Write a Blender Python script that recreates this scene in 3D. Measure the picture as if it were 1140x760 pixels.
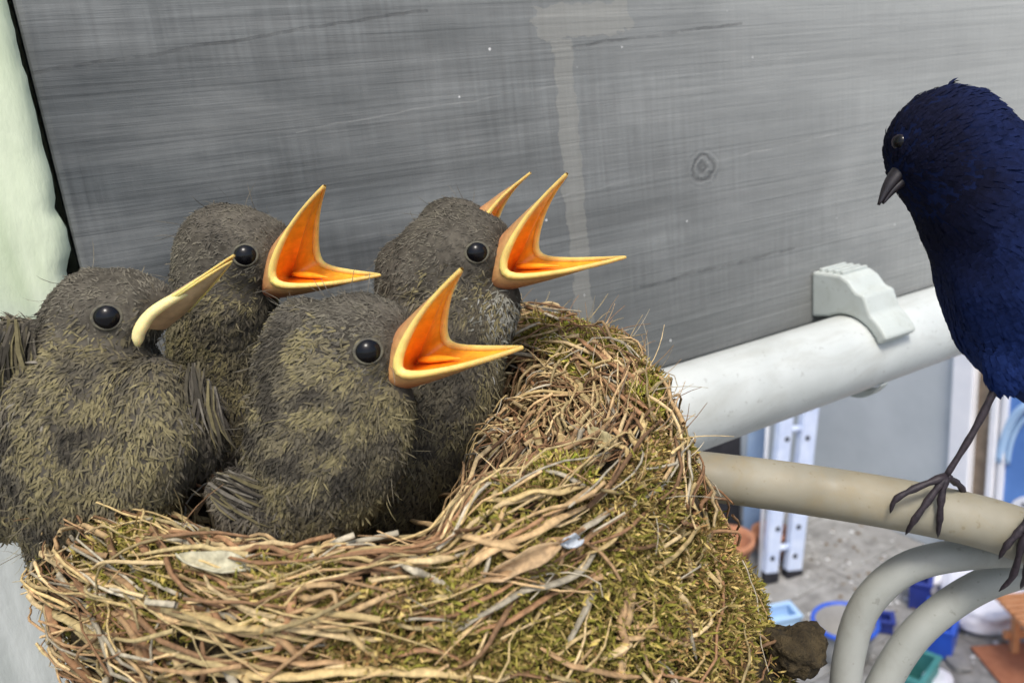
import bpy, bmesh, math, random
import numpy as np
from mathutils import Vector, Matrix
from mathutils.bvhtree import BVHTree

R = math.radians
rng = np.random.default_rng(7)
random.seed(7)
scene = bpy.context.scene
for o in list(bpy.data.objects):
    bpy.data.objects.remove(o)
C = scene.collection

# ------------------------------------------------------------------ camera
F_PX = 900.0                      # focal length for a 1140 px wide picture
CAM = np.array([0.0, 0.0, 2.2])
rot = Matrix.Rotation(R(-28), 3, 'Z') @ Matrix.Rotation(R(90 - 16), 3, 'X') @ Matrix.Rotation(R(-6), 3, 'Z')
MC = np.array(rot)
cam_d = bpy.data.cameras.new('camera')
cam_d.sensor_width = 36.0
cam_d.lens = 36.0 * F_PX / 1140.0
cam_d.clip_start = 0.005
cam_d.clip_end = 200.0
cam = bpy.data.objects.new('camera', cam_d)
C.objects.link(cam)
cam.matrix_world = Matrix.Translation(CAM.tolist()) @ rot.to_4x4()
scene.camera = cam
cam_d.dof.use_dof = True; cam_d.dof.focus_distance = .195; cam_d.dof.aperture_fstop = 23

# ------------------------------------------------------------------ sky, sun, exposure
SUN_EL, SUN_AZ = 60.0, 206.0      # azimuth clockwise from +Y (the beam's back side)
w = bpy.data.worlds.new('World'); scene.world = w; w.use_nodes = True
nt = w.node_tree; nt.nodes.clear()
sky = nt.nodes.new('ShaderNodeTexSky'); sky.sky_type = 'NISHITA'; sky.sun_disc = False
sky.sun_elevation = R(SUN_EL); sky.sun_rotation = R(SUN_AZ)
sky.dust_density = 3.0; sky.air_density = 1.0; sky.ozone_density = 1.0
bg = nt.nodes.new('ShaderNodeBackground'); bg.inputs['Strength'].default_value = 0.15
wo = nt.nodes.new('ShaderNodeOutputWorld')
nt.links.new(sky.outputs[0], bg.inputs[0]); nt.links.new(bg.outputs[0], wo.inputs[0])
sd = bpy.data.lights.new('sun', 'SUN'); sd.energy = 1.9; sd.angle = R(14); sd.color = (1.0, 0.95, 0.87)
so = bpy.data.objects.new('sun', sd); C.objects.link(so)
sdir = Vector((math.sin(R(SUN_AZ)) * math.cos(R(SUN_EL)), math.cos(R(SUN_AZ)) * math.cos(R(SUN_EL)), math.sin(R(SUN_EL))))
so.rotation_euler = sdir.to_track_quat('Z', 'Y').to_euler()
so.location = (0, 0, 6)
vs = scene.view_settings
vs.view_transform = 'Standard'; vs.look = 'None'; vs.gamma = 1.0; vs.use_curve_mapping = False
vs.exposure = 0.58
scene.cycles.max_bounces = 6
scene.cycles.use_denoising = True

# ------------------------------------------------------------------ geometry helpers
RIGHT, UP, TOCAM = MC[:, 0], MC[:, 1], MC[:, 2]
def ray(px, py): return MC @ np.array([(px - 570) / F_PX, -(py - 380) / F_PX, -1.0])
def P(px, py, z): return CAM + ray(px, py) * z
def on_z(px, py, Z):
    d = ray(px, py); return CAM + d * (Z - CAM[2]) / d[2]
def on_x(px, py, X):
    d = ray(px, py); return CAM + d * (X - CAM[0]) / d[0]

def vnoise(p, s, seed=0):
    """cheap smooth value noise in -1..1"""
    q = np.asarray(p, float) * s + 100.0
    i = np.floor(q).astype(np.int64); f = q - i; f = f * f * (3 - 2 * f)
    def h(ix, iy, iz):
        n = (ix * 374761393 + iy * 668265263 + iz * 2147483647 + seed * 1274126177) & 0x7fffffff
        n = ((n ^ (n >> 13)) * 1274126177) & 0x7fffffff
        n = n ^ (n >> 16)
        return (n & 0xffff) / 32767.5 - 1.0
    out = 0
    for dx in (0, 1):
        for dy in (0, 1):
            for dz in (0, 1):
                wgt = (f[..., 0] if dx else 1 - f[..., 0]) * (f[..., 1] if dy else 1 - f[..., 1]) * (f[..., 2] if dz else 1 - f[..., 2])
                out = out + wgt * h(i[..., 0] + dx, i[..., 1] + dy, i[..., 2] + dz)
    return out

def nrm(v):
    v = np.asarray(v, float); return v / np.maximum(np.linalg.norm(v, axis=-1, keepdims=True), 1e-12)

def link(name, me, mat, parent=None, smooth=False):
    o = bpy.data.objects.new(name, me); C.objects.link(o)
    if mat is not None: me.materials.append(mat)
    if smooth: me.polygons.foreach_set('use_smooth', [True] * len(me.polygons))
    if parent is not None:
        o.parent = parent
        o.matrix_parent_inverse = parent.matrix_basis.inverted()
    return o

def mesh_from(verts, faces, cols=None):
    me = bpy.data.meshes.new('mesh')
    me.from_pydata([tuple(v) for v in np.asarray(verts).tolist()], [], faces if isinstance(faces, list) else faces.tolist())
    if cols is not None:
        a = me.color_attributes.new('Col', 'FLOAT_COLOR', 'POINT')
        c = np.ones((len(verts), 4)); c[:, :3] = cols
        a.data.foreach_set('color', c.ravel())
    me.update()
    return me

def tag(o, label=None, cat=None, group=None, kind=None):
    if label: o['label'] = label
    if cat: o['category'] = cat
    if group: o['group'] = group
    if kind: o['kind'] = kind
    return o

def empty(name, loc, label=None, cat=None, group=None):
    o = bpy.data.objects.new(name, None); C.objects.link(o); o.location = [float(v) for v in loc]
    o.empty_display_size = 0.02
    bpy.context.view_layer.update()
    return tag(o, label, cat, group)

def spline(pts, n):
    """Catmull-Rom through pts, n samples"""
    p = np.asarray(pts, float)
    if len(p) == 2: return p[0] + np.linspace(0, 1, n)[:, None] * (p[1] - p[0])
    p = np.vstack([2 * p[0] - p[1], p, 2 * p[-1] - p[-2]])
    t = np.linspace(0, len(p) - 3 - 1e-9, n); i = t.astype(int); f = (t - i)[:, None]
    a, b, c, d = p[i], p[i + 1], p[i + 2], p[i + 3]
    return 0.5 * (2 * b + (c - a) * f + (2 * a - 5 * b + 4 * c - d) * f ** 2 + (3 * b - a - 3 * c + d) * f ** 3)

def tube(pts, rad, k=6, cap=True, squash=1.0, tw=0.0):
    """verts, faces of a tube along pts; rad scalar or per point"""
    p = np.asarray(pts, float); n = len(p)
    r = np.broadcast_to(np.asarray(rad, float), (n,))
    t = nrm(np.gradient(p, axis=0))
    ref = np.array([0, 0, 1.0]) if abs(t[0][2]) < 0.9 else np.array([1.0, 0, 0])
    u = nrm(np.cross(t[0], ref)); us = [u]
    for i in range(1, n):
        u = u - t[i] * np.dot(u, t[i]); u = u / max(np.linalg.norm(u), 1e-9); us.append(u)
    us = np.array(us); vsn = np.cross(t, us)
    a = np.linspace(0, 2 * math.pi, k, endpoint=False) + tw
    V = (p[:, None, :] + r[:, None, None] * (np.cos(a)[None, :, None] * us[:, None, :] + squash * np.sin(a)[None, :, None] * vsn[:, None, :])).reshape(-1, 3)
    F = []
    for i in range(n - 1):
        for j in range(k):
            F.append([i * k + j, i * k + (j + 1) % k, (i + 1) * k + (j + 1) % k, (i + 1) * k + j])
    if cap:
        F.append(list(range(k))[::-1]); F.append([(n - 1) * k + j for j in range(k)])
    return V, F

class MB:
    """collects shapes into one mesh"""
    def __init__(s): s.v = []; s.f = []; s.c = []; s.n = 0
    def add(s, V, F, col=None):
        V = np.asarray(V, float); s.v.append(V)
        s.f += [[i + s.n for i in f] for f in F]
        s.c.append(np.broadcast_to(np.asarray(col if col is not None else (1, 1, 1), float), (len(V), 3)))
        s.n += len(V); return s
    def tube(s, pts, rad, k=6, col=None, **kw): return s.add(*tube(pts, rad, k, **kw), col)
    def box(s, lo, hi, M=None, col=None):
        x0, y0, z0 = lo; x1, y1, z1 = hi
        V = np.array([[x0,y0,z0],[x1,y0,z0],[x1,y1,z0],[x0,y1,z0],[x0,y0,z1],[x1,y0,z1],[x1,y1,z1],[x0,y1,z1]], float)
        if M is not None: V = V @ np.asarray(M)[:3, :3].T + np.asarray(M)[:3, 3]
        return s.add(V, [[0,3,2,1],[4,5,6,7],[0,1,5,4],[1,2,6,5],[2,3,7,6],[3,0,4,7]], col)
    def build(s, name, mat, parent=None, smooth=False, cols=False, bevel=0):
        V = np.vstack(s.v)
        o = link(name, mesh_from(V, s.f, np.vstack(s.c) if cols else None), mat, parent, smooth)
        if bevel:
            b = o.modifiers.new('bevel', 'BEVEL'); b.width = bevel; b.segments = 2; b.limit_method = 'ANGLE'
        return o

def blades(base, d, nor, L, W, curl, col, tipcol=None):
    """many small pointed blades (2 quads + tip each): feathers, moss leaves, grass"""
    base, d, nor = map(np.asarray, (base, d, nor)); n = len(base)
    L = np.broadcast_to(L, (n,))[:, None]; W = np.broadcast_to(W, (n,))[:, None]; curl = np.broadcast_to(curl, (n,))[:, None]
    s = nrm(np.cross(d, nor)); up = nrm(np.cross(s, d))
    c1 = base + d * L * 0.35 + up * L * curl * 0.35
    c2 = base + d * L * 0.72 + up * L * curl * 0.25
    tp = base + d * L - up * L * curl * 0.15
    V = np.stack([base - s * W * .3, base + s * W * .3, c1 - s * W * .5, c1 + s * W * .5, c2 - s * W * .42, c2 + s * W * .42, tp], 1).reshape(-1, 3)
    i = (np.arange(n) * 7)[:, None]
    q = np.vstack([i + np.array([[0, 1, 3, 2]]), i + np.array([[2, 3, 5, 4]])]); t = i + np.array([[4, 5, 6]])
    F = q.tolist() + t.tolist()
    col = np.asarray(col); tc = col if tipcol is None else np.asarray(tipcol)
    cc = np.stack([col * .9, col * .9, col, col, (col + tc) / 2, (col + tc) / 2, tc], 1).reshape(-1, 3)
    return V, F, cc

# ------------------------------------------------------------------ materials
class Mat:
    def __init__(s, name, rough=0.7, col=(.5, .5, .5), spec=0.3):
        s.m = bpy.data.materials.new(name); s.m.use_nodes = True
        s.nt = s.m.node_tree; s.b = s.nt.nodes['Principled BSDF']
        s.b.inputs['Roughness'].default_value = rough
        s.b.inputs['Specular IOR Level'].default_value = spec
        s.b.inputs['Base Color'].default_value = (*col, 1)
    def n(s, t, **kw):
        nd = s.nt.nodes.new(t)
        for k, v in kw.items():
            if k in nd.inputs: nd.inputs[k].default_value = v
            else: setattr(nd, k, v)
        return nd
    def l(s, a, b): s.nt.links.new(a, b)
    def coords(s, scale=(1, 1, 1), rot=(0, 0, 0), loc=(0, 0, 0), kind='Object'):
        t = s.n('ShaderNodeTexCoord'); m = s.n('ShaderNodeMapping')
        m.inputs['Scale'].default_value = scale; m.inputs['Rotation'].default_value = rot; m.inputs['Location'].default_value = loc
        s.l(t.outputs[kind], m.inputs[0]); return m.outputs[0]
    def noise(s, vec, scale, detail=4, rough=.55, dist=0.0):
        nd = s.n('ShaderNodeTexNoise'); nd.inputs['Scale'].default_value = scale; nd.inputs['Detail'].default_value = detail
        nd.inputs['Roughness'].default_value = rough; nd.inputs['Distortion'].default_value = dist
        s.l(vec, nd.inputs['Vector']); return nd.outputs['Fac']
    def ramp(s, fac, stops):
        r = s.n('ShaderNodeValToRGB'); e = r.color_ramp.elements
        while len(e) < len(stops): e.new(.5)
        for i, (p, c) in enumerate(stops):
            e[i].position = p; e[i].color = (*c, 1) if len(c) == 3 else c
        s.l(fac, r.inputs[0]); return r.outputs[0]
    def mix(s, fac, a, b, mode='MIX'):
        m = s.n('ShaderNodeMix', data_type='RGBA', blend_type=mode)
        for v, i in ((fac, 0), (a, 6), (b, 7)):
            if hasattr(v, 'links'): s.l(v, m.inputs[i])
            else: m.inputs[i].default_value = v if i == 0 else (*v, 1)
        return m.outputs[2]
    def math(s, op, a, b=0.0, c=0.0, clamp=False):
        m = s.n('ShaderNodeMath', operation=op); m.use_clamp = clamp
        for i, v in enumerate((a, b, c)):
            if hasattr(v, 'links'): s.l(v, m.inputs[i])
            else: m.inputs[i].default_value = v
        return m.outputs[0]
    def color(s, out): s.l(out, s.b.inputs['Base Color']); return s
    def bump(s, h, strength=.5, dist=.001):
        b = s.n('ShaderNodeBump'); b.inputs['Strength'].default_value = strength; b.inputs['Distance'].default_value = dist
        s.l(h, b.inputs['Height']); s.l(b.outputs[0], s.b.inputs['Normal']); return s
    def attr(s, name='Col'):
        a = s.n('ShaderNodeAttribute'); a.attribute_name = name; return a.outputs['Color']

def speckled(name, c1, c2, scale, rough=.8, bump=.4, bdist=.001, spec=.3, detail=5):
    M = Mat(name, rough, c1, spec); v = M.coords()
    f = M.noise(v, scale, detail, .6)
    M.color(M.ramp(f, [(.3, c1), (.7, c2)])); M.bump(M.noise(v, scale * 3, 4), bump, bdist)
    return M.m
def attrmat(name, rough=.85, spec=.15, var=.35, scale=900, sss=0):
    M = Mat(name, rough, spec=spec); v = M.coords()
    f = M.noise(v, scale, 3)
    k = M.ramp(f, [(.3, (1 - var,) * 3), (.7, (1 + var * .6,) * 3)])
    M.color(M.mix(1.0, M.attr(), k, 'MULTIPLY'))
    if sss:
        M.b.inputs['Subsurface Weight'].default_value = sss
        M.b.inputs['Subsurface Radius'].default_value = (1, .45, .2); M.b.inputs['Subsurface Scale'].default_value = .002
    return M.m

# weathered grey rough-sawn beam ------------------------------------------------
def wood_beam():
    M = Mat('weathered_grey_paint_wood', .8, spec=.25)
    geo = M.n('ShaderNodeTexCoord').outputs['Object']
    sep = M.n('ShaderNodeSeparateXYZ'); M.l(geo, sep.inputs[0]); X, Z = sep.outputs[0], sep.outputs[2]
    # long grain, slightly wavy
    vg = M.coords((2.2, 6, 95), rot=(0, R(3), 0)); grain = M.noise(vg, 1.6, 6, .62, .6)
    vg2 = M.coords((6, 6, 420)); fine = M.noise(vg2, 1.3, 4, .6, .2)
    # saw marks across the grain
    vs_ = M.coords((480, 1, 26)); saw = M.noise(vs_, 1.0, 2, .5, .25)
    sawm = M.ramp(M.noise(M.coords((16, 1, 30), loc=(9, 0, 2)), 1.0, 3), [(.40, (.06, .06, .06)), (.64, (.65, .65, .65))])
    # blotches of worn paint
    vb = M.coords((9, 1, 26)); blot = M.noise(vb, 1.2, 5, .65, .4)
    vb2 = M.coords((14, 1, 14), loc=(3, 0, 1)); blot2 = M.noise(vb2, 1.0, 3, .5)
    base = M.ramp(blot, [(.28, (.05, .056, .058)), (.5, (.082, .089, .09)), (.74, (.14, .147, .144))])
    band = M.noise(M.coords((1.6, 1, 34), rot=(0, R(2), 0), loc=(2, 0, 5)), 1.0, 5, .6, .9)
    base = M.mix(.75, base, M.ramp(band, [(.3, (.62, .62, .63)), (.5, (1, 1, 1)), (.7, (1.4, 1.4, 1.38))]), 'MULTIPLY')
    base = M.mix(.3, base, M.ramp(grain, [(.3, (.6, .6, .62)), (.5, (1, 1, 1)), (.72, (1.35, 1.35, 1.32))]), 'MULTIPLY')
    base = M.mix(sawm, base, M.ramp(saw, [(.3, (.5, .5, .52)), (.66, (1.3, 1.3, 1.3))]), 'MULTIPLY')
    base = M.mix(.18, base, M.ramp(fine, [(.35, (.6, .6, .6)), (.6, (1.2, 1.2, 1.2))]), 'MULTIPLY')
    base = M.mix(M.ramp(blot2, [(.55, (0, 0, 0)), (.75, (.4, .4, .4))]), base, (.33, .335, .32))
    # paler towards the upper right end, partly light falloff painted into the colour
    pr = M.n('ShaderNodeMapRange'); pr.inputs['From Min'].default_value = .1; pr.inputs['From Max'].default_value = .6
    M.l(M.math('ADD', X, M.math('ADD', M.math('MULTIPLY', blot, .12), M.math('MULTIPLY', M.math('SUBTRACT', Z, 2.15), .9))), pr.inputs[0])
    base = M.mix(M.math('MULTIPLY', pr.outputs[0], .72), base, (.48, .49, .465))
    # dried glue streak: an upright bar with ragged edges, a smear at its head
    vn = M.coords((160, 1, 160)); rag = M.math('MULTIPLY', M.math('SUBTRACT', M.noise(vn, 1.0, 3), .5), .008)
    dx = M.math('ABSOLUTE', M.math('ADD', M.math('SUBTRACT', X, .1715), rag))
    bar = M.math('MULTIPLY', M.math('LESS_THAN', dx, .0042), M.math('LESS_THAN', Z, 2.222))
    dz2 = M.math('ABSOLUTE', M.math('ADD', M.math('SUBTRACT', Z, M.math('MULTIPLY_ADD', X, .02, 2.2245)), rag))
    sm = M.math('MULTIPLY', M.math('LESS_THAN', dz2, .0055), M.math('LESS_THAN', M.math('ABSOLUTE', M.math('ADD', M.math('SUBTRACT', X, .180), M.math('MULTIPLY', rag, 4))), .021))
    mark = M.math('MAXIMUM', bar, sm)
    base = M.mix(M.math('MULTIPLY', mark, .33), base, (.33, .32, .275))
    # thin pale scratches along the grain and dark drying cracks
    def line(zc, slope, half, x0, x1, seed):
        wob = M.math('MULTIPLY', M.math('SUBTRACT', M.noise(M.coords((40, 1, 1), loc=(seed, 0, 0)), 1.0, 3), .5), .004)
        d = M.math('ABSOLUTE', M.math('ADD', M.math('SUBTRACT', Z, M.math('MULTIPLY_ADD', X, slope, zc)), wob))
        k = M.math('LESS_THAN', d, half)
        k = M.math('MULTIPLY', k, M.math('GREATER_THAN', X, x0)); return M.math('MULTIPLY', k, M.math('LESS_THAN', X, x1))
    brk = M.ramp(M.noise(M.coords((90, 1, 8), loc=(5, 0, 0)), 1.0, 3), [(.3, (0, 0, 0)), (.6, (1, 1, 1))])
    scr = M.math('MAXIMUM', line(2.158, .05, .00035, .16, .36, 1), line(2.196, .06, .00025, .07, .17, 2))
    scr = M.math('MAXIMUM', scr, line(2.1065, .02, .0003, .30, .5, 3))
    base = M.mix(M.math('MULTIPLY', M.math('MULTIPLY', scr, brk), .22), base, (.46, .46, .43))
    crk = M.math('MAXIMUM', line(2.2085, .06, .0005, .175, .26, 4), line(2.2215, .1, .00045, .0, .12, 6))
    crk = M.math('MAXIMUM', crk, line(2.1215, .015, .0006, .2, .29, 8))
    crk = M.math('MULTIPLY', crk, brk)
    base = M.mix(M.math('MULTIPLY', crk, .5), base, (.05, .05, .05))
    # knot
    kx = M.math('DIVIDE', M.math('SUBTRACT', X, .2365), 1.15); kz = M.math('SUBTRACT', Z, 2.168)
    kd = M.math('SQRT', M.math('ADD', M.math('MULTIPLY', kx, kx), M.math('MULTIPLY', kz, kz)))
    kdn = M.math('ADD', kd, M.math('MULTIPLY', rag, .9))
    ring = M.math('MULTIPLY', M.math('SINE', M.math('MULTIPLY', kdn, 1700)), .5)
    inside = M.n('ShaderNodeMapRange'); inside.inputs['From Min'].default_value = .0085; inside.inputs['From Max'].default_value = .005
    M.l(kd, inside.inputs[0])
    kfac = M.math('MULTIPLY', inside.outputs[0], M.math('ADD', ring, .45, clamp=True))
    base = M.mix(M.math('MULTIPLY', kfac, .55, clamp=True), base, (.055, .055, .055))
    # tiny white specks
    vo = M.n('ShaderNodeTexVoronoi'); vo.inputs['Scale'].default_value = 75; M.l(geo, vo.inputs['Vector'])
    spk = M.math('MULTIPLY', M.math('LESS_THAN', vo.outputs['Distance'], .04), M.math('GREATER_THAN', M.noise(geo, 40, 2), .55))
    base = M.mix(spk, base, (.6, .6, .58))
    M.color(base)
    h = M.math('ADD', M.math('MULTIPLY', saw, .3), M.math('MULTIPLY', grain, .9))
    h = M.math('ADD', h, M.math('MULTIPLY', fine, .4)); h = M.math('SUBTRACT', h, M.math('MULTIPLY', crk, 1.5))
    h = M.math('ADD', h, M.math('MULTIPLY', mark, .25)); h = M.math('SUBTRACT', h, M.math('MULTIPLY', kfac, .5))
    M.bump(h, .7, .001)
    return M.m

M_BEAM = wood_beam()
def limewash():
    M = Mat('pale_limewash', .9, spec=.2); v = M.coords(); sep = M.n('ShaderNodeSeparateXYZ')
    M.l(M.n('ShaderNodeTexCoord').outputs['Object'], sep.inputs[0])
    f = M.noise(M.coords((60, 1, 12)), 1.0, 5, .6, .3)
    green = M.ramp(f, [(.3, (.47, .55, .36)), (.7, (.68, .74, .55))]); grey = M.ramp(f, [(.3, (.36, .39, .37)), (.7, (.54, .57, .55))])
    z = M.n('ShaderNodeMapRange'); z.inputs['From Min'].default_value = 2.14; z.inputs['From Max'].default_value = 2.2
    M.l(M.math('ADD', sep.outputs[2], M.math('MULTIPLY', M.noise(v, 40, 3), .06)), z.inputs[0])
    M.color(M.mix(z.outputs[0], grey, green)); M.bump(M.noise(M.coords((300, 300, 120)), 1.0, 5), .5, .0008); return M.m
M_WALL = limewash()
def grimy(name, c1, c2, dirt, rough, stretch, amount=.5):
    """plastic or metal with smears, specks of dirt and fine scratches that run along it"""
    M = Mat(name, rough, c1, .45); v = M.coords(); vs2 = M.coords(stretch)
    base = M.ramp(M.noise(v, 45, 4), [(.3, c1), (.7, c2)])
    sm = M.ramp(M.noise(vs2, 1.0, 6, .65, .5), [(.48, (0, 0, 0)), (.72, (amount,) * 3)])
    base = M.mix(sm, base, dirt)
    sp = M.ramp(M.noise(v, 420, 2), [(.66, (0, 0, 0)), (.72, (amount * .8,) * 3)])
    base = M.mix(sp, base, tuple(c * .7 for c in dirt)); M.color(base)
    M.l(M.ramp(M.noise(vs2, 2.0, 4), [(.3, (rough,) * 3), (.7, (min(1, rough + .3),) * 3)]), M.b.inputs['Roughness'])
    M.bump(M.noise(vs2, 3.0, 4), .15, .0004); return M.m
M_PLASTIC = grimy('pale_grey_plastic', (.47, .50, .48), (.56, .59, .57), (.33, .33, .29), .34, (25, 90, 90), .45)
M_CLIP = grimy('grey_green_plastic', (.44, .48, .45), (.50, .54, .51), (.33, .34, .29), .42, (120, 120, 120), .4)
M_PERCH = grimy('yellowed_conduit', (.20, .185, .135), (.29, .27, .205), (.26, .20, .10), .45, (60, 60, 60), .6)
M_CABLE = grimy('grey_cable_sheath', (.27, .28, .25), (.34, .35, .32), (.19, .18, .15), .42, (70, 70, 70), .5)
M_FEATHER = attrmat('plumage', .9, .1, .3, 700)
M_SKIN = attrmat('nestling_down_base', .95, .05, .4, 500)
M_BILL = attrmat('bill_horn', .45, .4, .22, 500, .15)
M_MOUTH = attrmat('mouth_lining', .38, .4, .22, 350, .45)
M_FLANGE = attrmat('gape_flange', .5, .3, .16, 350, .45)
M_EYE = Mat('eye_black', .2, (.004, .004, .005), .25).m
M_LID = speckled('eyelid_skin', (.06, .055, .045), (.13, .12, .08), 800, .7, .2, .0003)
M_STRAW = attrmat('dry_straw', .75, .25, .4, 700)
M_MOSS = attrmat('moss', .9, .1, .3, 500)
M_NESTBASE = speckled('nest_soil', (.022, .016, .008), (.075, .055, .026), 260, .95, 1, .002)
M_LEG = speckled('bird_leg', (.015, .012, .016), (.04, .03, .035), 900, .5, .3, .0003)

# ------------------------------------------------------------------ beam, pillar, eave
BEAM_Y = .26
def grid_face(x0, x1, z0, z1, nx, nz, fy):
    xs = np.linspace(x0, x1, nx); zs = np.linspace(z0, z1, nz)
    V = np.array([[x, fy(x, z), z] for z in zs for x in xs]); F = [[j * nx + i, j * nx + i + 1, (j + 1) * nx + i + 1, (j + 1) * nx + i] for j in range(nz - 1) for i in range(nx - 1)]
    return V, F
m = MB(); m.box((.0022, BEAM_Y, 2.086), (2.6, BEAM_Y + .07, 2.62))
o = m.build('wooden_beam', M_BEAM, bevel=.002)
tag(o, 'weathered grey wooden beam with saw marks and a knot behind the nest', 'beam')

# the pale pillar left of the beam, its plaster edge broken
V = []; F = []
zs = np.linspace(1.4, 2.62, 420); xs = np.r_[np.linspace(-.45, -.02, 10), np.linspace(-.016, 0, 6)]
edge = .0008 + .0003 * vnoise(np.c_[zs, zs * 0, zs * 0], 60, 3) + .00035 * vnoise(np.c_[zs, zs * 0, zs * 0], 500, 5)
edge -= .0022 * np.exp(-((zs - 2.166) / .006) ** 4) + .0013 * np.exp(-((zs - 2.186) / .003) ** 4)
n = len(xs)
for z, e in zip(zs, edge):
    for x in xs:
        xx = x + e * max(0, 1 + x / .03)
        yy = BEAM_Y - .003 + .0004 * float(vnoise(np.array([x, 0, z]), 60, 9)) + (.003 if x == 0 else 0)
        V.append([xx, yy, z])
    V.append([xx - .0005, BEAM_Y + .05, z]); V.append([-.45, BEAM_Y + .05, z])
k = n + 2
for j in range(len(zs) - 1):
    for i in range(k):
        F.append([j * k + i, j * k + (i + 1) % k, (j + 1) * k + (i + 1) % k, (j + 1) * k + i])
F += [list(range(k))[::-1], [(len(zs) - 1) * k + i for i in range(k)]]
pil = empty('masonry_pillar', (-.22, .29, 0), 'pale limewashed pillar left of the grey beam with a chipped edge', 'pillar')
link('shaft', mesh_from(V, F), M_WALL, pil, True)
m = MB(); m.box((-.46, BEAM_Y + .072, 1.4), (.05, BEAM_Y + .16, 2.62)); m.build('gap_backing', M_WALL, pil)  # box added behind the beam so the gap at the pillar stays dark
m = MB(); m.box((-.47, BEAM_Y - .014, 0), (.004, BEAM_Y + .06, 1.399)); m.build('plinth', M_WALL, pil, bevel=.004)

# ------------------------------------------------------------------ drain pipe below the beam, with its clip
PIPE_Y, PIPE_Z, PIPE_R = .2405, 2.0755, .0183
m = MB(); m.tube([(x, PIPE_Y, PIPE_Z) for x in np.linspace(.085, 2.4, 30)], PIPE_R, 40)
o = m.build('drain_pipe', M_PLASTIC, smooth=True)
tag(o, 'thick pale grey plastic pipe running along under the beam', 'pipe')
cl = empty('pipe_clip', (.315, BEAM_Y, 2.1), 'grey plastic saddle clip gripping the thick pale pipe', 'clip')
# profile in the YZ plane, swept along X
def prism(prof, x0, x1):
    p = np.asarray(prof, float); n = len(p)
    V = np.vstack([np.c_[np.full(n, x0), p], np.c_[np.full(n, x1), p]])
    F = [[i, (i + 1) % n, n + (i + 1) % n, n + i] for i in range(n)] + [list(range(n))[::-1], list(range(n, 2 * n))]
    return V, F
def arc(r, a0, a1, n): return [(PIPE_Y + r * math.cos(R(a)), PIPE_Z + r * math.sin(R(a))) for a in np.linspace(a0, a1, n)]
CX0, CX1 = .3005, .3215
prof = [(BEAM_Y - .0005, 2.1125), (.2435, 2.1125), (.2395, 2.1105)] + arc(PIPE_R + .0125, 100, 108, 2) + arc(PIPE_R + .0062, 122, 152, 7) + arc(PIPE_R + .0008, 155, 62, 14) + [(BEAM_Y - .0005, 2.0905)]
V, F = prism(prof, CX0, CX1)
o = MB().add(V, F).build('saddle', M_CLIP, cl, bevel=.0012)
for i in range(4):
    y0 = .2435 + i * .0038
    MB().box((CX0 + .002, y0, 2.1118), (CX1 - .002, y0 + .002, 2.1140)).build('ridge', M_CLIP, cl, bevel=.0005)
m = MB(); a_ = arc(PIPE_R + .0006, 225, 350, 30); b_ = [(y_, z_ - .0042 * math.sin(math.pi * q / 29)) for q, (y_, z_) in enumerate(arc(PIPE_R + .0012, 225, 350, 30))]
V, F = prism(a_ + b_[::-1], .3085, .3135); m.add(V, F); m.build('strap', M_CLIP, cl, bevel=.0004)

# ------------------------------------------------------------------ nest
NC = np.array([.06, .18]); 
PROF = np.array([(0, 2.088), (.02, 2.089), (.034, 2.096), (.044, 2.112), (.050, 2.126), (.056, 2.1335), (.063, 2.1335), (.069, 2.127), (.0735, 2.115), (.079, 2.098), (.0865, 2.078), (.096, 2.055), (.099, 2.03), (.088, 2.0), (.05, 1.985), (0, 1.98)])
PS = spline(PROF, 200)
def nest_pt(a, t, off=0.0):
    """a azimuth, t 0..1 along the profile -> point, normal"""
    a = np.asarray(a, float); t = np.clip(np.asarray(t, float), 0, 1)
    x = t * 199
    r = np.interp(x, np.arange(200), PS[:, 0]); z = np.interp(x, np.arange(200), PS[:, 1])
    dr = np.interp(np.clip(x + 1, 0, 199), np.arange(200), PS[:, 0]) - np.interp(np.clip(x - 1, 0, 199), np.arange(200), PS[:, 0])
    dz = np.interp(np.clip(x + 1, 0, 199), np.arange(200), PS[:, 1]) - np.interp(np.clip(x - 1, 0, 199), np.arange(200), PS[:, 1])
    nr, nz = -dz, dr; l = np.hypot(nr, nz) + 1e-9; nr, nz = nr / l, nz / l
    rr = r * (1 + .035 * np.sin(3 * a + 1) + .025 * np.sin(5 * a))
    # a little taller against the beam on the right
    lift = .006 * np.exp(-((np.angle(np.exp(1j * (a - R(35))))) / .55) ** 2) * np.clip((z - 2.07) / .06, 0, 1)
    def ga(c, wd): return np.exp(-((np.angle(np.exp(1j * (a - R(c))))) / R(wd)) ** 2)
    rr = rr + ga(178, 30) * np.clip((r - .02) / .04, 0, 1) * (.009 - np.clip((2.115 - z) / .05, 0, 1) * .024)
    lift = lift - (.0065 * ga(-125, 60) + .0055 * ga(172, 38)) * np.clip((z - 2.07) / .06, 0, 1)
    fill = 2.1185 + (r - .02) * .42
    z = np.where((r < .06) & (r > .008) & (x < 110), z + np.maximum(0, fill - z) * np.clip(ga(-35, 62) * 1.2, 0, 1) * np.clip((r - .008) / .012, 0, 1), z)
    p = np.stack([NC[0] + rr * np.cos(a), NC[1] + rr * np.sin(a), z + lift], -1)
    nn = np.stack([nr * np.cos(a), nr * np.sin(a), nz], -1)
    b = .0028 * vnoise(p, 70, 1) + .0018 * vnoise(p, 170, 2)
    p = p + nn * (b + off)[..., None]
    p[..., 1] = np.minimum(p[..., 1], np.where(p[..., 2] > 2.05, BEAM_Y - .001 - .0005 * rng.random(p.shape[:-1]), 9))
    return p, nn
NA, NT = 160, 90
A, T = np.meshgrid(np.linspace(0, 2 * math.pi, NA, endpoint=False), np.linspace(.002, .998, NT))
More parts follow.
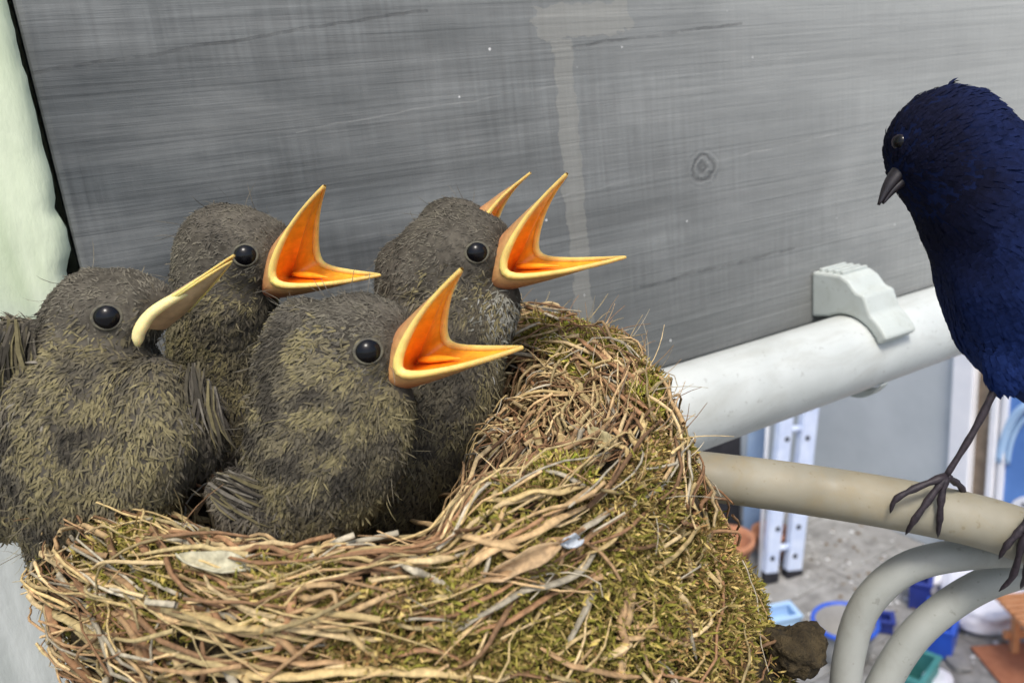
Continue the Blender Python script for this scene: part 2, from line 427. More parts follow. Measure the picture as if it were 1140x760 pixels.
pts, _ = nest_pt(A.ravel(), T.ravel(), np.full(A.size, -.0022))
F = [[j * NA + i, j * NA + (i + 1) % NA, (j + 1) * NA + (i + 1) % NA, (j + 1) * NA + i] for j in range(NT - 1) for i in range(NA)]
nest = empty('bird_nest', (NC[0], NC[1], 1.98), 'round nest of straw, rootlets and moss built against the grey beam', 'nest')
link('nest_wall', mesh_from(pts, F), M_NESTBASE, nest, True)
NEST_BVH = BVHTree.FromPolygons([Vector(p) for p in nest_pt(A.ravel(), T.ravel(), np.zeros(A.size))[0].tolist()], F)

STRAWC = np.array([(.50, .34, .17), (.38, .24, .12), (.56, .42, .22), (.29, .16, .08), (.50, .37, .17), (.40, .31, .15), (.21, .12, .06), (.42, .37, .27)])
GREENC = np.array([(.21, .175, .04), (.28, .22, .06), (.15, .14, .025), (.36, .27, .10), (.14, .095, .03), (.25, .15, .06), (.11, .11, .018)])
def in_view(p):
    q = (p - CAM) @ MC; x = 570 + F_PX * q[..., 0] / -q[..., 2]; y = 380 - F_PX * q[..., 1] / -q[..., 2]
    return x, y
def walk(a0, t0, head, n, step, wob, off):
    """random walk over the nest surface: points of one straw"""
    a, t = a0, t0; out = []
    av, tv = [], []
    for i in range(n):
        av.append(a); tv.append(t)
        r = max(.03, float(np.interp(t * 199, np.arange(200), PS[:, 0])))
        a += step * math.cos(head) / r; t += step * math.sin(head) / .30
        head += wob * random.gauss(0, 1)
    offs = off + .0016 * np.sin(np.linspace(0, random.uniform(2, 7), n) + random.uniform(0, 6)) + .001
    p, _ = nest_pt(np.array(av), np.array(tv), offs)
    return p
# fine rootlets and grass stems, too many to count
m = MB()
for i in range(2300):
    a0 = random.uniform(-math.pi, math.pi)
    if abs(np.angle(np.exp(1j * (a0 - R(100))))) < .5 and random.random() < .6: continue
    t0 = random.uniform(.24, .66)
    if -1.9 < a0 < .5 and i % 2: t0 = random.uniform(.1, .34)
    hd = random.choice([0, math.pi]) + random.gauss(.0, .5)
    if -0.6 < a0 < .9 and t0 < .52 and random.random() < .75: hd = -1.2 + random.gauss(0, .35)
    if t0 > .5 and a0 > -2.0 and random.random() < .35: continue
    nseg = random.randint(7, 12); L = random.uniform(.015, .055)
    p = walk(a0, t0, hd, nseg, L / nseg, .16, random.uniform(-.0018, .0022))
    c = STRAWC[random.randrange(len(STRAWC))] * random.uniform(.65, 1.2)
    rad = random.choice([.00022, .0003, .0004, .0005, .0007]) * np.linspace(1, .45, nseg)
    m.tube(p, rad, 4, col=c, cap=False)
# stray hairs standing off the rim
for i in range(260):
    a0 = random.uniform(-1.3, 1.0) if i % 2 else random.uniform(-math.pi, math.pi)
    p0, n0 = nest_pt(np.array([a0]), np.array([random.uniform(.3, .5)]), np.array([0.0]))
    d = nrm(n0[0] + np.array([random.gauss(0, .6), random.gauss(0, .6), random.gauss(.1, .5)])); q = nrm(np.cross(d, rng.normal(size=3)))
    L = random.uniform(.004, .013); s = np.linspace(0, 1, 6)[:, None]
    p = p0[0] + d * L * s + q * L * .5 * s ** 2; p[:, 1] = np.minimum(p[:, 1], BEAM_Y - .001)
    m.tube(p, .00015 * np.linspace(1, .4, 6), 4, col=STRAWC[random.randrange(8)] * random.uniform(.7, 1.4), cap=False)
tag(m.build('rootlets', M_STRAW, nest, True, True), kind='stuff')

# moss: tufts of tiny leaves worked into the wall
def moss_field(n, amin, amax, tmin, tmax, thr, seed, Lr, Wr):
    a = rng.uniform(amin, amax, n); t = rng.uniform(tmin, tmax, n)
    p, nn = nest_pt(a, t, np.full(n, -.001))
    dens = vnoise(p, 55, seed) + .5 * vnoise(p, 130, seed + 1)
    k = dens > thr; p, nn, dens = p[k], nn[k], dens[k]; n = len(p)
    bump = np.clip(dens - thr, 0, .8) * .0045
    p = p + nn * (bump * rng.random(n))[:, None]
    d = nrm(nn * rng.uniform(.1, .9, n)[:, None] + rng.normal(size=(n, 3)) * .75)
    tone = vnoise(p, 40, seed + 4) * .5 + .5
    ci = np.clip((tone * len(GREENC) + rng.normal(0, 1.3, n)).astype(int), 0, len(GREENC) - 1)
    col = GREENC[ci] * rng.uniform(.65, 1.6, n)[:, None]
    p[:, 1] = np.minimum(p[:, 1], BEAM_Y - .002)
    return blades(p, d, nrm(nn + rng.normal(size=(n, 3)) * .6), rng.uniform(*Lr, n), rng.uniform(*Wr, n), rng.uniform(-.1, .5, n), col, col * 1.3)
m = MB()
V, F, cc = moss_field(90000, -math.pi, math.pi, .30, .75, -.05, 21, (.0009, .0028), (.0002, .0006)); m.add(V, F); m.c[-1] = cc
V, F, cc = moss_field(95000, -2.3, .8, .42, .75, -.42, 33, (.0009, .0028), (.0002, .0006)); m.add(V, F); m.c[-1] = cc
V, F, cc = moss_field(42000, -1.5, .75, .27, .45, .0, 47, (.0009, .0030), (.0002, .0006)); m.add(V, F); m.c[-1] = cc * np.array((1.15, 1.35, .9))
tag(m.build('moss', M_MOSS, nest, False, True), kind='stuff')

# single straws one can pick out: drawn over the nest's own surface
def on_nest(px, py):
    d = ray(px, py); h, nn, _, _ = NEST_BVH.ray_cast(Vector(CAM), Vector(nrm(d)))
    if h is None: return None
    return np.array(h), np.array(nn)
def straw(path, wpx, col, lift=.0025, name='straw', flat=.55, k=6):
    pts = []
    for i, (x, y) in enumerate(path):
        h = on_nest(x, y)
        if h is None: continue
        e = math.sin(math.pi * i / max(1, len(path) - 1))
        pts.append(h[0] + nrm(CAM - h[0]) * (lift * (.35 + .9 * e)))
    if len(pts) < 2: return
    pts = np.array(pts); n = max(8, len(pts) * 4)
    p = spline(pts, n); p += np.c_[vnoise(p, 220, 5), vnoise(p, 220, 6), vnoise(p, 220, 7)] * .0007
    dpt = np.linalg.norm(p.mean(0) - CAM)
    rad = wpx / F_PX * dpt / 2 * (1 + .25 * vnoise(p, 300, 8)) * np.clip(np.sin(np.linspace(.25, math.pi - .15, n)) * 1.8, .3, 1)
    MB().tube(p, rad, k, squash=flat, col=np.asarray(col)).build(name, M_STRAW, nest, True, True)
S = STRAWC
big = [([(70,622),(130,655),(200,690),(262,712)],11,S[0]), ([(165,660),(220,690),(300,700),(350,715)],9,S[4]), ([(40,650),(75,690),(130,735),(190,775)],12,S[5]),
 ([(230,650),(300,690),(370,708),(440,712)],10,S[2]), ([(190,672),(260,700),(330,715)],8,S[0]), ([(60,680),(90,700),(115,715)],10,S[5]), ([(210,745),(330,750),(460,748),(600,752)],13,S[4]),
 ([(450,578),(500,592),(560,606),(585,608)],11,S[0]), ([(505,645),(545,615),(600,590),(660,558)],12,S[0]), ([(500,655),(560,640),(610,628)],11,S[1]), ([(410,612),(450,622),(510,622)],10,S[2]),
 ([(530,690),(580,660),(640,640),(665,610)],10,S[7]*.8), ([(500,705),(560,672),(610,640)],9,S[7]*.7), ([(515,710),(570,690),(640,650)],8,S[3]), ([(490,690),(540,665),(600,632)],7,S[3]),
 ([(445,540),(480,515),(520,500),(560,490),(590,520)],9,S[0]), ([(540,560),(590,550),(620,548),(650,540)],9,S[4]), ([(470,560),(520,545),(560,560)],8,S[1]), ([(430,575),(470,550),(510,535)],14,S[1]*.9), ([(450,560),(490,525),(520,480)],10,S[2]*.9),
 ([(600,450),(596,480),(605,510),(590,535)],9,S[5]), ([(618,460),(622,490),(640,520)],9,S[4]), ([(655,490),(690,500),(700,512)],7,S[4]), ([(760,560),(762,600),(766,640),(775,670)],7,S[4]), ([(752,640),(755,665),(768,680)],10,S[2]),
 ([(700,650),(690,690),(695,720),(665,735)],9,S[1]), ([(664,735),(690,722),(702,712)],11,S[2]), ([(640,600),(660,580),(690,560)],9,S[7]), ([(650,620),(680,600),(700,570)],8,S[4]),
 ([(600,335),(640,375),(690,410),(735,440)],8,S[3]), ([(612,330),(650,362),(700,400)],7,S[1]), ([(618,345),(660,390),(720,440)],6,S[0]), ([(640,360),(680,400),(740,470)],6,S[0]), ([(625,375),(670,420),(730,460)],6,S[1]),
 ([(650,400),(700,450),(745,480)],6,S[3]), ([(660,385),(710,410),(745,445)],5,S[2]), ([(690,440),(720,455),(755,470)],6,S[3]), ([(700,480),(720,510),(750,500)],7,S[4]), ([(590,338),(620,360),(640,395),(650,420)],8,S[6]),
 ([(330,655),(350,665),(375,660),(378,690)],9,S[0]), ([(320,668),(345,650),(385,652)],9,S[0]), ([(335,675),(360,700),(395,700)],7,S[4]), ([(240,618),(280,605),(310,615),(330,640)],9,S[2]), ([(190,615),(230,603),(270,612)],7,S[7]),
 ([(300,600),(320,612),(340,600)],8,S[0]), ([(250,600),(262,615),(255,640)],8,S[1]), ([(85,640),(110,680),(118,720)],8,S[3]), ([(100,620),(140,650),(160,690)],7,S[1]), ([(50,665),(70,720),(110,765)],8,S[3]),
 ([(120,700),(170,725),(240,735)],8,S[6]), ([(160,720),(220,730),(290,760)],9,S[5]), ([(270,720),(330,735),(400,738)],8,S[1]), ([(400,735),(470,725),(520,735)],8,S[3]), ([(420,690),(470,700),(520,690)],7,S[5]*.8),
 ([(560,450),(575,470),(570,500)],9,S[6]*1.2), ([(540,470),(552,490),(545,515)],9,S[5]), ([(575,405),(590,420),(600,440)],7,S[3]), ([(640,420),(650,440),(670,452)],8,S[5]), ([(555,600),(575,620),(610,622)],9,S[0]),
 ([(780,620),(800,650),(830,690)],6,S[4]), ([(810,690),(850,710),(870,745)],7,S[1]), ([(850,745),(875,735),(885,715)],8,S[0]), ([(740,700),(790,720),(830,760)],7,S[3]), ([(600,720),(650,745),(720,755)],8,S[1])]
for pth, wp, c in big: straw(pth, wp, c * random.uniform(.8, 1.15))
for i in range(150):     # further pickable stems
    x, y = random.uniform(40, 860), random.uniform(440, 765)
    h = on_nest(x, y)
    if h is None: continue
    ang = random.gauss(.35 if x < 420 else (-.6 if x < 640 else .9), .55); L = random.uniform(35, 110)
    bend = random.uniform(-.4, .4)
    pth = [(x + L * s * math.cos(ang + bend * s), y + L * s * math.sin(ang + bend * s)) for s in (0, .33, .66, 1)]
    straw(pth, random.uniform(4, 9), S[random.randrange(8)] * random.uniform(.7, 1.2), .002)

def leaf(cx, cy, lx, ly, ang, col, name='dry_leaf', mat=M_STRAW):
    h = on_nest(cx, cy)
    if h is None: return
    nn = nrm(h[1] if np.dot(h[1], CAM - h[0]) > 0 else -h[1]); nn = nrm(nn + nrm(CAM - h[0]) * .6)
    u = nrm(RIGHT * math.cos(ang) - UP * math.sin(ang)); u = nrm(u - nn * np.dot(u, nn)); v = np.cross(nn, u)
    sc = np.linalg.norm(h[0] - CAM) / F_PX
    V = []; F = []; nx, ny = 9, 5
    for i in range(nx):
        s = i / (nx - 1) * 2 - 1; wv = math.sqrt(max(0.02, 1 - abs(s) ** 2.4))
        for j in range(ny):
            q = j / (ny - 1) * 2 - 1
            V.append(h[0] + nn * (.003 + .0015 * q * q + .0008 * math.sin(3 * s + q)) + u * s * lx * sc / 2 + v * q * wv * ly * sc / 2 * (1 + .15 * math.sin(5 * s)))
    for i in range(nx - 1):
        for j in range(ny - 1): F.append([i * ny + j, (i + 1) * ny + j, (i + 1) * ny + j + 1, i * ny + j + 1])
    o = link(name, mesh_from(V, F, np.broadcast_to(col, (len(V), 3))), mat, nest, True)
    sm = o.modifiers.new('thickness', 'SOLIDIFY'); sm.thickness = .0003
leaf(385, 600, 72, 46, -.9, (.42, .40, .17)); leaf(245, 640, 80, 18, .25, (.42, .39, .27)); leaf(628, 606, 20, 11, -.3, (.45, .49, .53), 'white_feather')
leaf(470, 550, 70, 20, -.6, (.34, .22, .13)); leaf(585, 622, 80, 18, -.45, (.42, .29, .16)); leaf(672, 500, 40, 14, 1.0, (.38, .33, .18))
# dark clod hanging at the nest's right foot
hp = P(884, 722, .192)
bm = bmesh.new(); bmesh.ops.create_icosphere(bm, subdivisions=4, radius=.0068)
for v_ in bm.verts:
    n_ = float(vnoise(np.array(v_.co), 260, 4)) * .0026 + float(vnoise(np.array(v_.co), 800, 5)) * .0014
    v_.co *= 1 + n_ / .0075; v_.co.z *= .85
me = bpy.data.meshes.new('clod'); bm.to_mesh(me); bm.free()
o = link('mud_clod', me, M_NESTBASE, nest, True); o.matrix_parent_inverse = Matrix(); o.location = hp - np.array(nest.location)
tag(o, 'dark brown clod at the foot of the nest')

# ------------------------------------------------------------------ birds
def blob_body(chains, depth, voxel=.0012, smooth=14):
    """chains of (px, py, toward-camera px, radius px) -> one closed continuous mesh"""
    k = depth / F_PX; bm = bmesh.new(); blobs = []
    for ch in chains:
        pts = np.array([c[:4] for c in ch], float)
        n = max(2, int(sum(np.linalg.norm(pts[i + 1, :3] - pts[i, :3]) for i in range(len(pts) - 1)) / 9)) if len(pts) > 1 else 1
        sp = spline(pts, n) if len(pts) > 1 else pts
        kind = ch[0][4] if len(ch[0]) > 4 else 1
        for x, y, dz, r in sp:
            c = P(x, y, depth - dz * k); blobs.append((*c, r * k, kind))
            bmesh.ops.create_icosphere(bm, subdivisions=2, radius=r * k, matrix=Matrix.Translation(c.tolist()))
    me = bpy.data.meshes.new('tmp'); bm.to_mesh(me); bm.free()
    o = bpy.data.objects.new('tmp', me); C.objects.link(o)
    rm = o.modifiers.new('r', 'REMESH'); rm.mode = 'VOXEL'; rm.voxel_size = voxel
    sm = o.modifiers.new('s', 'SMOOTH'); sm.iterations = smooth; sm.factor = .5
    dg = bpy.context.evaluated_depsgraph_get(); dg.update()
    out = bpy.data.meshes.new_from_object(o.evaluated_get(dg))
    bpy.data.objects.remove(o); out.materials.clear()
    return out, np.array(blobs)

def mesh_arrays(me):
    me.calc_loop_triangles()
    V = np.empty(len(me.vertices) * 3); me.vertices.foreach_get('co', V); V = V.reshape(-1, 3)
    T = np.empty(len(me.loop_triangles) * 3, int); me.loop_triangles.foreach_get('vertices', T); T = T.reshape(-1, 3)
    return V, T
def sample(V, T, n):
    a, b, c = V[T[:, 0]], V[T[:, 1]], V[T[:, 2]]; cr = np.cross(b - a, c - a); ar = np.linalg.norm(cr, axis=1)
    i = rng.choice(len(T), n, p=ar / ar.sum()); u = rng.random(n); v = rng.random(n); k = u + v > 1; u[k] = 1 - u[k]; v[k] = 1 - v[k]
    return a[i] + u[:, None] * (b - a)[i] + v[:, None] * (c - a)[i], nrm(cr[i])

def gape(parent, O, fwd_h, up, side, Lu, au, Ll, al, w_, hgt, lining=True, bend=.35, closed=False, pale=0):
    """bill as one funnel: outer horn (upper, lower), swollen flange along the rim, mouth lining, tongue"""
    n = 72
    th = np.linspace(0, 2 * math.pi, n, endpoint=False)      # 0 upper tip, pi lower tip, pi/2 and 3pi/2 the corners
    rim = np.zeros((n, 3)); base = np.zeros((n, 3)); tipw = np.zeros(n)
    for i, t in enumerate(th):
        upper = math.cos(t) >= 0; s = math.sin(t)
        L, ang = (Lu, au) if upper else (Ll, al)
        q = abs(math.cos(t))                     # 1 at tip, 0 at corner
        dd = L * (1 - (1 - q) ** .85) if q < 1 else L
        aa = ang + (bend * (.5 - q) if upper else bend * .35 * (q - .5))
        sd_ = math.copysign(w_ * (1 - q ** 1.15) ** .72 if q < 1 else 0, s)
        rim[i] = O + fwd_h * (dd * math.cos(aa)) + up * (dd * math.sin(aa)) + side * sd_
        tipw[i] = q
    for _ in range(5):
        lap = (np.roll(rim, 1, 0) + np.roll(rim, -1, 0)) / 2
        rim += (lap - rim) * (.6 * (1 - tipw ** 3))[:, None]
    mid = (au + al) / 2; fm = fwd_h * math.cos(mid) + up * math.sin(mid); um = -fwd_h * math.sin(mid) + up * math.cos(mid)
    for i, t in enumerate(th):
        base[i] = O - fm * w_ * .7 + um * hgt * (math.cos(t) if math.cos(t) > 0 else .42 * math.cos(t)) + side * w_ * .8 * math.sin(t)
    K = 7; rings = []
    for j in range(K + 1):
        s = j / K; e = s ** 1.0
        b = base * (1 - e) + rim * e
        out_ = b - (O + fm * .2 * w_); out_ -= fm * (out_ @ fm)[:, None]
        b = b + nrm(out_) * (w_ * .10 * math.sin(math.pi * s) * (1 - .5 * tipw))[:, None]
        rings.append(b)
    Vs = np.vstack(rings)
    horn = np.array((.36, .24, .11)); pink = np.array((.50, .14, .07)); tan = np.array((.58, .36, .13))
    if pale: horn, pink, tan = np.array((.42, .33, .19)), np.array((.52, .33, .18)), np.array((.58, .42, .22))
    cs = []
    for j in range(K + 1):
        s = j / K
        c = pink * (1 - s) + (tan * (1 - tipw[:, None] * .0)) * s
        k_ = (tipw ** 2 * s)[:, None]; cs.append(c * (1 - k_ * .6) + horn * k_ * .6)
    cs = np.vstack(cs)
    for nm, sel in (('upper_bill', lambda i: math.cos(th[i]) > -.01), ('lower_bill', lambda i: math.cos(th[i]) < .01)):
        F = [[j * n + i, j * n + (i + 1) % n, (j + 1) * n + (i + 1) % n, (j + 1) * n + i] for j in range(K) for i in range(n) if sel(i) and sel((i + 1) % n)]
        ids = sorted({v for f in F for v in f}); mp = {v: k for k, v in enumerate(ids)}
        link(nm, mesh_from(Vs[ids], [[mp[v] for v in f] for f in F], cs[ids]), M_BILL, parent, True)
    # flange
    corner = (1 - tipw)
    rad = w_ * (.05 + .075 * corner ** 1.2) * (1 + .12 * np.sin(th * 5 + 1))
    loop = np.vstack([rim, rim[:1]]); rl = np.r_[rad, rad[:1]]
    V, F = tube(loop, rl, 8, cap=False)
    fc = np.array((.90, .66, .20)) * (1 - tipw[:, None] ** 1.5 * .55) + np.array((.45, .26, .08)) * (tipw[:, None] ** 1.5 * .55)
    fc = np.repeat(np.vstack([fc, fc[:1]]), 8, 0)
    link('gape_flange', mesh_from(V, F, fc), M_FLANGE, parent, True)
    if lining:
        thr = O - fm * w_ * .18
        K2 = 9; rings = []; cols = []
        for j in range(K2 + 1):
            s = j / K2
            b = rim * (1 - s) + thr * s
            cen = O + fm * w_ * (.6 - .5 * s)
            o_ = b - cen; o_ -= fm * (o_ @ fm)[:, None]
            b = b + o_ * (.2 * math.sin(math.pi * s))
            rings.append(b)
            c0, c1, c2 = np.array((.95, .45, .035)), np.array((.92, .27, .008)), np.array((.62, .09, .008))
            c = c0 * (1 - s * 2) + c1 * s * 2 if s < .5 else c1 * (2 - 2 * s) + c2 * (2 * s - 1)
            cols.append(np.broadcast_to(c, (n, 3)))
        F = [[j * n + i, (j + 1) * n + i, (j + 1) * n + (i + 1) % n, j * n + (i + 1) % n] for j in range(K2) for i in range(n)]
        F.append([K2 * n + i for i in range(n)])
        link('mouth_lining', mesh_from(np.vstack(rings), F, np.vstack(cols)), M_MOUTH, parent, True)
        lo = fwd_h * math.cos(al) + up * math.sin(al); ln_ = -fwd_h * math.sin(al) + up * math.cos(al)
        tp = spline([O + fm * w_ * .1 + ln_ * w_ * .0, O + lo * Ll * .22 + ln_ * w_ * .04, O + lo * Ll * .42 + ln_ * w_ * .02], 8)
        V, F = tube(tp, w_ * np.array([.12, .15, .16, .15, .13, .10, .06, .02]), 8, squash=.6)
        link('tongue', mesh_from(V, F, np.broadcast_to((.92, .33, .015), (len(V), 3))), M_MOUTH, parent, True)
    return rim

KINDC = {0: [(.10, .09, .072), (.135, .122, .095), (.155, .14, .105), (.12, .108, .085)],           # crown and face
         1: [(.055, .049, .038), (.10, .088, .063), (.145, .125, .078), (.21, .18, .095), (.17, .147, .09)],   # mottled breast
         2: [(.06, .053, .044), (.10, .088, .068), (.16, .14, .105), (.20, .18, .145)],             # wings
         3: [(.15, .145, .115), (.24, .235, .195), (.32, .31, .27)]}              # pale throat streaks
def feather_coat(parent, me, blobs, start, n, Lr, Wr, palette, excl, grav=.5, lift=.22, wisps=500, name='feathers', rel=1.0, fuzz=.5, mixd=.003, grad=None):
    V, T = mesh_arrays(me)
    p, nn = sample(V, T, n)
    view = ((CAM - p) * nn).sum(1) / np.linalg.norm(CAM - p, axis=1)
    keep = view > -.3
    for c, r in excl: keep &= np.linalg.norm(p - c, axis=1) > r
    p, nn = p[keep], nn[keep]; n = len(p)
    dist = np.linalg.norm((p + rng.normal(size=p.shape) * mixd)[:, None] - blobs[None, :, :3], axis=2) / blobs[None, :, 3]
    bi = dist.argmin(1); kind = blobs[bi, 4].astype(int)
    flow = nrm(p - start) + np.array([0, 0, -grav]); flow = flow - nn * (flow * nn).sum(1)[:, None]; flow = nrm(flow)
    flow = nrm(flow + rng.normal(size=(n, 3)) * fuzz); flow -= nn * (flow * nn).sum(1)[:, None] * .9
    d = nrm(flow + nn * rng.uniform(.05, lift * 2, n)[:, None])
    L = rng.uniform(*Lr, n) * np.where(kind == 0, .7, np.where(kind == 2, 1.25, 1)); W = rng.uniform(*Wr, n) * np.where(kind == 0, .75, 1)
    tone = vnoise(p, 90, 3) * .6 + vnoise(p, 240, 4) * .55
    col = np.zeros((n, 3))
    for kd, cl_ in palette.items():
        k = kind == kd; pal = np.array(cl_)
        ci = np.clip(((tone[k] * .9 + .5) * len(pal) + rng.normal(0, .22, k.sum())).astype(int), 0, len(pal) - 1); col[k] = pal[ci]
    col *= rng.uniform(.85, 1.15, n)[:, None] * rel
    if grad is not None:          # plumage that changes from head to belly
        g0, g1, ca, cb = grad; t = np.clip((np.linalg.norm(p - start, axis=1) + .004 * vnoise(p, 150, 9) - g0) / (g1 - g0), 0, 1)[:, None]
        col = (np.array(ca) * (1 - t) + np.array(cb) * t) * rng.uniform(.88, 1.12, n)[:, None]
    m = MB(); Vb, Fb, cc = blades(p - nn * .0004, d, nn, L, W, .25, col, col * 1.08); m.add(Vb, Fb); m.c[-1] = cc
    if wisps:
        i = rng.integers(0, n, wisps)
        dw = nrm(nn[i] * .8 + flow[i] * .7 + rng.normal(size=(wisps, 3)) * .35)
        cw = col[i] * 1.3
        Vb, Fb, cc = blades(p[i], dw, np.cross(dw, rng.normal(size=(wisps, 3))), rng.uniform(.003, .008, wisps), .00016, .3, cw, cw); m.add(Vb, Fb); m.c[-1] = cc
    return tag(m.build(name, M_FEATHER, parent, False, True), kind='stuff')

def eye(parent, bvh, px, py, r):
    d = nrm(ray(px, py)); h, nn, _, _ = bvh.ray_cast(Vector(CAM), Vector(d))
    h = np.array(h); nn = np.array(nn); nn = nrm(nn if np.dot(nn, d) < 0 else -nn)
    nn = nrm(nn - d * .6)
    c = h - nn * r * .58
    bm = bmesh.new(); bmesh.ops.create_uvsphere(bm, u_segments=24, v_segments=16, radius=r, matrix=Matrix.Translation(c.tolist()))
    me = bpy.data.meshes.new('eye'); bm.to_mesh(me); bm.free()
    e = link('eye', me, M_EYE, parent, True)
    u = nrm(np.cross(nn, [0, 0, 1.0])); v = np.cross(nn, u); a = np.linspace(0, 2 * math.pi, 29)
    q = c + nn * r * .55 + (np.cos(a)[:, None] * u + .86 * np.sin(a)[:, None] * v) * r * .86
    V, F = tube(q, r * .13, 6, cap=False); link('eyelid', mesh_from(V, F), M_LID, e, True)
    return h

def nestling(label, depth, chains, eyepos, O, tips, w_px, theta, hgt, n_f=15000, o_dz=10, closed=False, eye_r=.0034, bend=.35, roll=22, pale=0, wings=()):
    k = depth / F_PX
    me, blobs = blob_body(chains, depth)
    lowp = blobs[blobs[:, 2].argmin(), :3]
    root = empty('nestling_bird', lowp, label, 'nestling', 'nestlings in the nest')
    V, T = mesh_arrays(me)
    col = (np.array((.075, .067, .053)) * (1 + .5 * vnoise(V, 160, 3))[:, None])
    a = me.color_attributes.new('Col', 'FLOAT_COLOR', 'POINT'); cc = np.ones((len(V), 4)); cc[:, :3] = col; a.data.foreach_set('color', cc.ravel())
    link('body', me, M_SKIN, root, True)
    bvh = BVHTree.FromPolygons([Vector(v) for v in V.tolist()], T.tolist())
    th = R(theta)
    H = nrm(RIGHT * math.cos(th) + TOCAM * math.sin(th)); S_ = nrm(np.cross(H, UP))      # S_ points towards the camera
    ro = -R(roll); S_, UPh = S_ * math.cos(ro) + UP * math.sin(ro), UP * math.cos(ro) - S_ * math.sin(ro)
    Op = P(O[0], O[1], depth - o_dz * k)
    res = []
    for tx, ty in tips:
        dx, dy = (tx - O[0]), -(ty - O[1]); hx = dx / math.cos(th)
        res.append((math.hypot(hx, dy) * k, math.atan2(dy, hx)))
    gape(root, Op, H, UPh, S_, res[0][0], res[0][1], res[1][0], res[1][1], w_px * k, hgt * k, lining=True, bend=bend, pale=pale)
    ex = [(Op + H * w_px * k * .45, w_px * k * 1.05)]
    if eyepos:
        h = eye(root, bvh, eyepos[0], eyepos[1], eye_r); ex.append((h, eye_r * .86))
    feather_coat(root, me, blobs, Op, int(n_f * 3), (.0014, .0034), (.00026, .0006), KINDC, ex, lift=.17, wisps=160, rel=.85)
    # folded wing: a fan of half-grown flight feathers
    for path, dirs, Lw, dz in wings:
        NB = 95; base = spline([P(x, y, depth - dz * k) for x, y in path], NB)
        m = MB()
        for q in range(NB):
            f_ = q / (NB - 1); dv = np.array(dirs[0]) * (1 - f_) + np.array(dirs[1]) * f_
            d = nrm(RIGHT * (dv[0] + random.gauss(0, .14)) - UP * dv[1] + TOCAM * random.uniform(-.25, -.05)); L = Lw * k * random.uniform(.45, 1.05)
            c = np.array([KINDC[random.choice((1, 2))][random.randrange(0, 4)]]) * random.uniform(.55, 1.0)
            Vb, Fb, cc = blades([base[q] + TOCAM * random.uniform(-.0012, .0012) + d * L * random.uniform(-.25, .25)], [d], [nrm(TOCAM + rng.normal(size=3) * .35)], [L], [L * random.uniform(.035, .065)], [.3], c, c * 1.35); m.add(Vb, Fb); m.c[-1] = cc
        m.build('wing', M_FEATHER, root, True, True)
    return root

nestling('grey-brown nestling at the far left with its yellow-edged bill closed', .182,
    [[(172, 336, 20, 26, 0), (140, 334, 6, 38, 0)], [(142, 352, 8, 42, 0), (112, 352, 0, 57, 0), (96, 386, -4, 56, 0)], [(98, 400, -6, 66), (105, 460, 0, 92), (105, 520, 0, 88), (95, 570, -20, 70), (90, 620, -40, 55)],
     [(10, 440, -5, 60), (-10, 500, -5, 70), (0, 550, -10, 55)], [(170, 440, 40, 45), (175, 500, 45, 48), (150, 550, 30, 50)],
     [(205, 435, 18, 24, 2), (225, 470, 22, 28, 2), (228, 510, 16, 20, 2)], [(18, 385, 10, 34, 2), (10, 430, 22, 44, 2), (25, 490, 40, 36, 2)]],
    (119, 353), (184, 352), [(271, 291), (268, 297)], 23, 24, 17, o_dz=36, bend=.0, roll=0, pale=1,
    wings=[([(196, 418), (222, 420), (244, 446)], ((-.05, 1), (.1, 1)), 70, 52), ([(-5, 380), (22, 372), (44, 392)], ((-.25, 1), (.05, 1)), 95, 60)])
n1 = bpy.data.objects['nestling_bird']
kk = .182 / F_PX
pp = spline([P(x, y, .182 - dz * kk) for x, y, dz in ((244, 311, 44), (206, 326, 58), (172, 346, 64), (156, 367, 64), (153, 384, 60))], 20)
V, F = tube(pp, kk * np.interp(np.linspace(0, 1, 20), [0, .35, .7, .9, 1], [3.5, 7, 9, 8, 4]), 12, squash=.75)
link('gape_flange', mesh_from(V, F, np.broadcast_to((.80, .68, .32), (len(V), 3)) * np.linspace(.85, 1.05, len(V))[:, None]), M_FLANGE, n1, True)
nestling('gaping nestling behind the closed-billed one, wide orange mouth held high', .212,
    [[(298, 268, 4, 28, 0), (270, 266, 2, 38, 0)], [(276, 285, 8, 46, 0), (252, 280, 0, 56, 0), (245, 320, -6, 56, 0)], [(250, 340, -12, 60), (250, 400, -40, 66), (258, 470, -55, 70), (266, 540, -60, 62), (270, 590, -60, 46)],
     [(228, 390, -45, 34, 2), (236, 450, -50, 36, 2), (245, 510, -55, 32, 2)]],
    (273, 284), (326, 306), [(385, 203), (432, 321)], 36, 36, 34, o_dz=10)
nestling('gaping nestling front and centre, orange bill open towards the moss', .176,
    [[(432, 366, 4, 32, 0), (400, 366, 2, 44, 0)], [(338, 372, -14, 44, 0), (330, 410, -20, 52, 1)], [(405, 392, 8, 54, 0), (380, 388, 0, 62, 0), (368, 420, -4, 64, 0)], [(368, 430, -6, 80), (362, 490, 0, 90), (350, 545, 0, 72), (330, 600, -30, 55)],
     [(425, 450, 10, 40), (412, 500, 12, 44), (385, 540, 10, 48)], [(262, 548, 20, 28, 2), (285, 572, 30, 34, 2), (330, 575, 28, 28, 2)], [(338, 430, 0, 42, 2), (325, 490, 5, 42, 2), (300, 545, 5, 36, 2)]],
    (410, 391), (466, 402), [(525, 287), (583, 394)], 44, 36, 40, o_dz=12, n_f=18000, eye_r=.0033,
    wings=[([(238, 556), (252, 534), (290, 528)], ((.75, .6), (1, .25)), 66, 62), ([(308, 455), (322, 440), (340, 452)], ((-.2, 1), (-.02, 1)), 60, 48)])
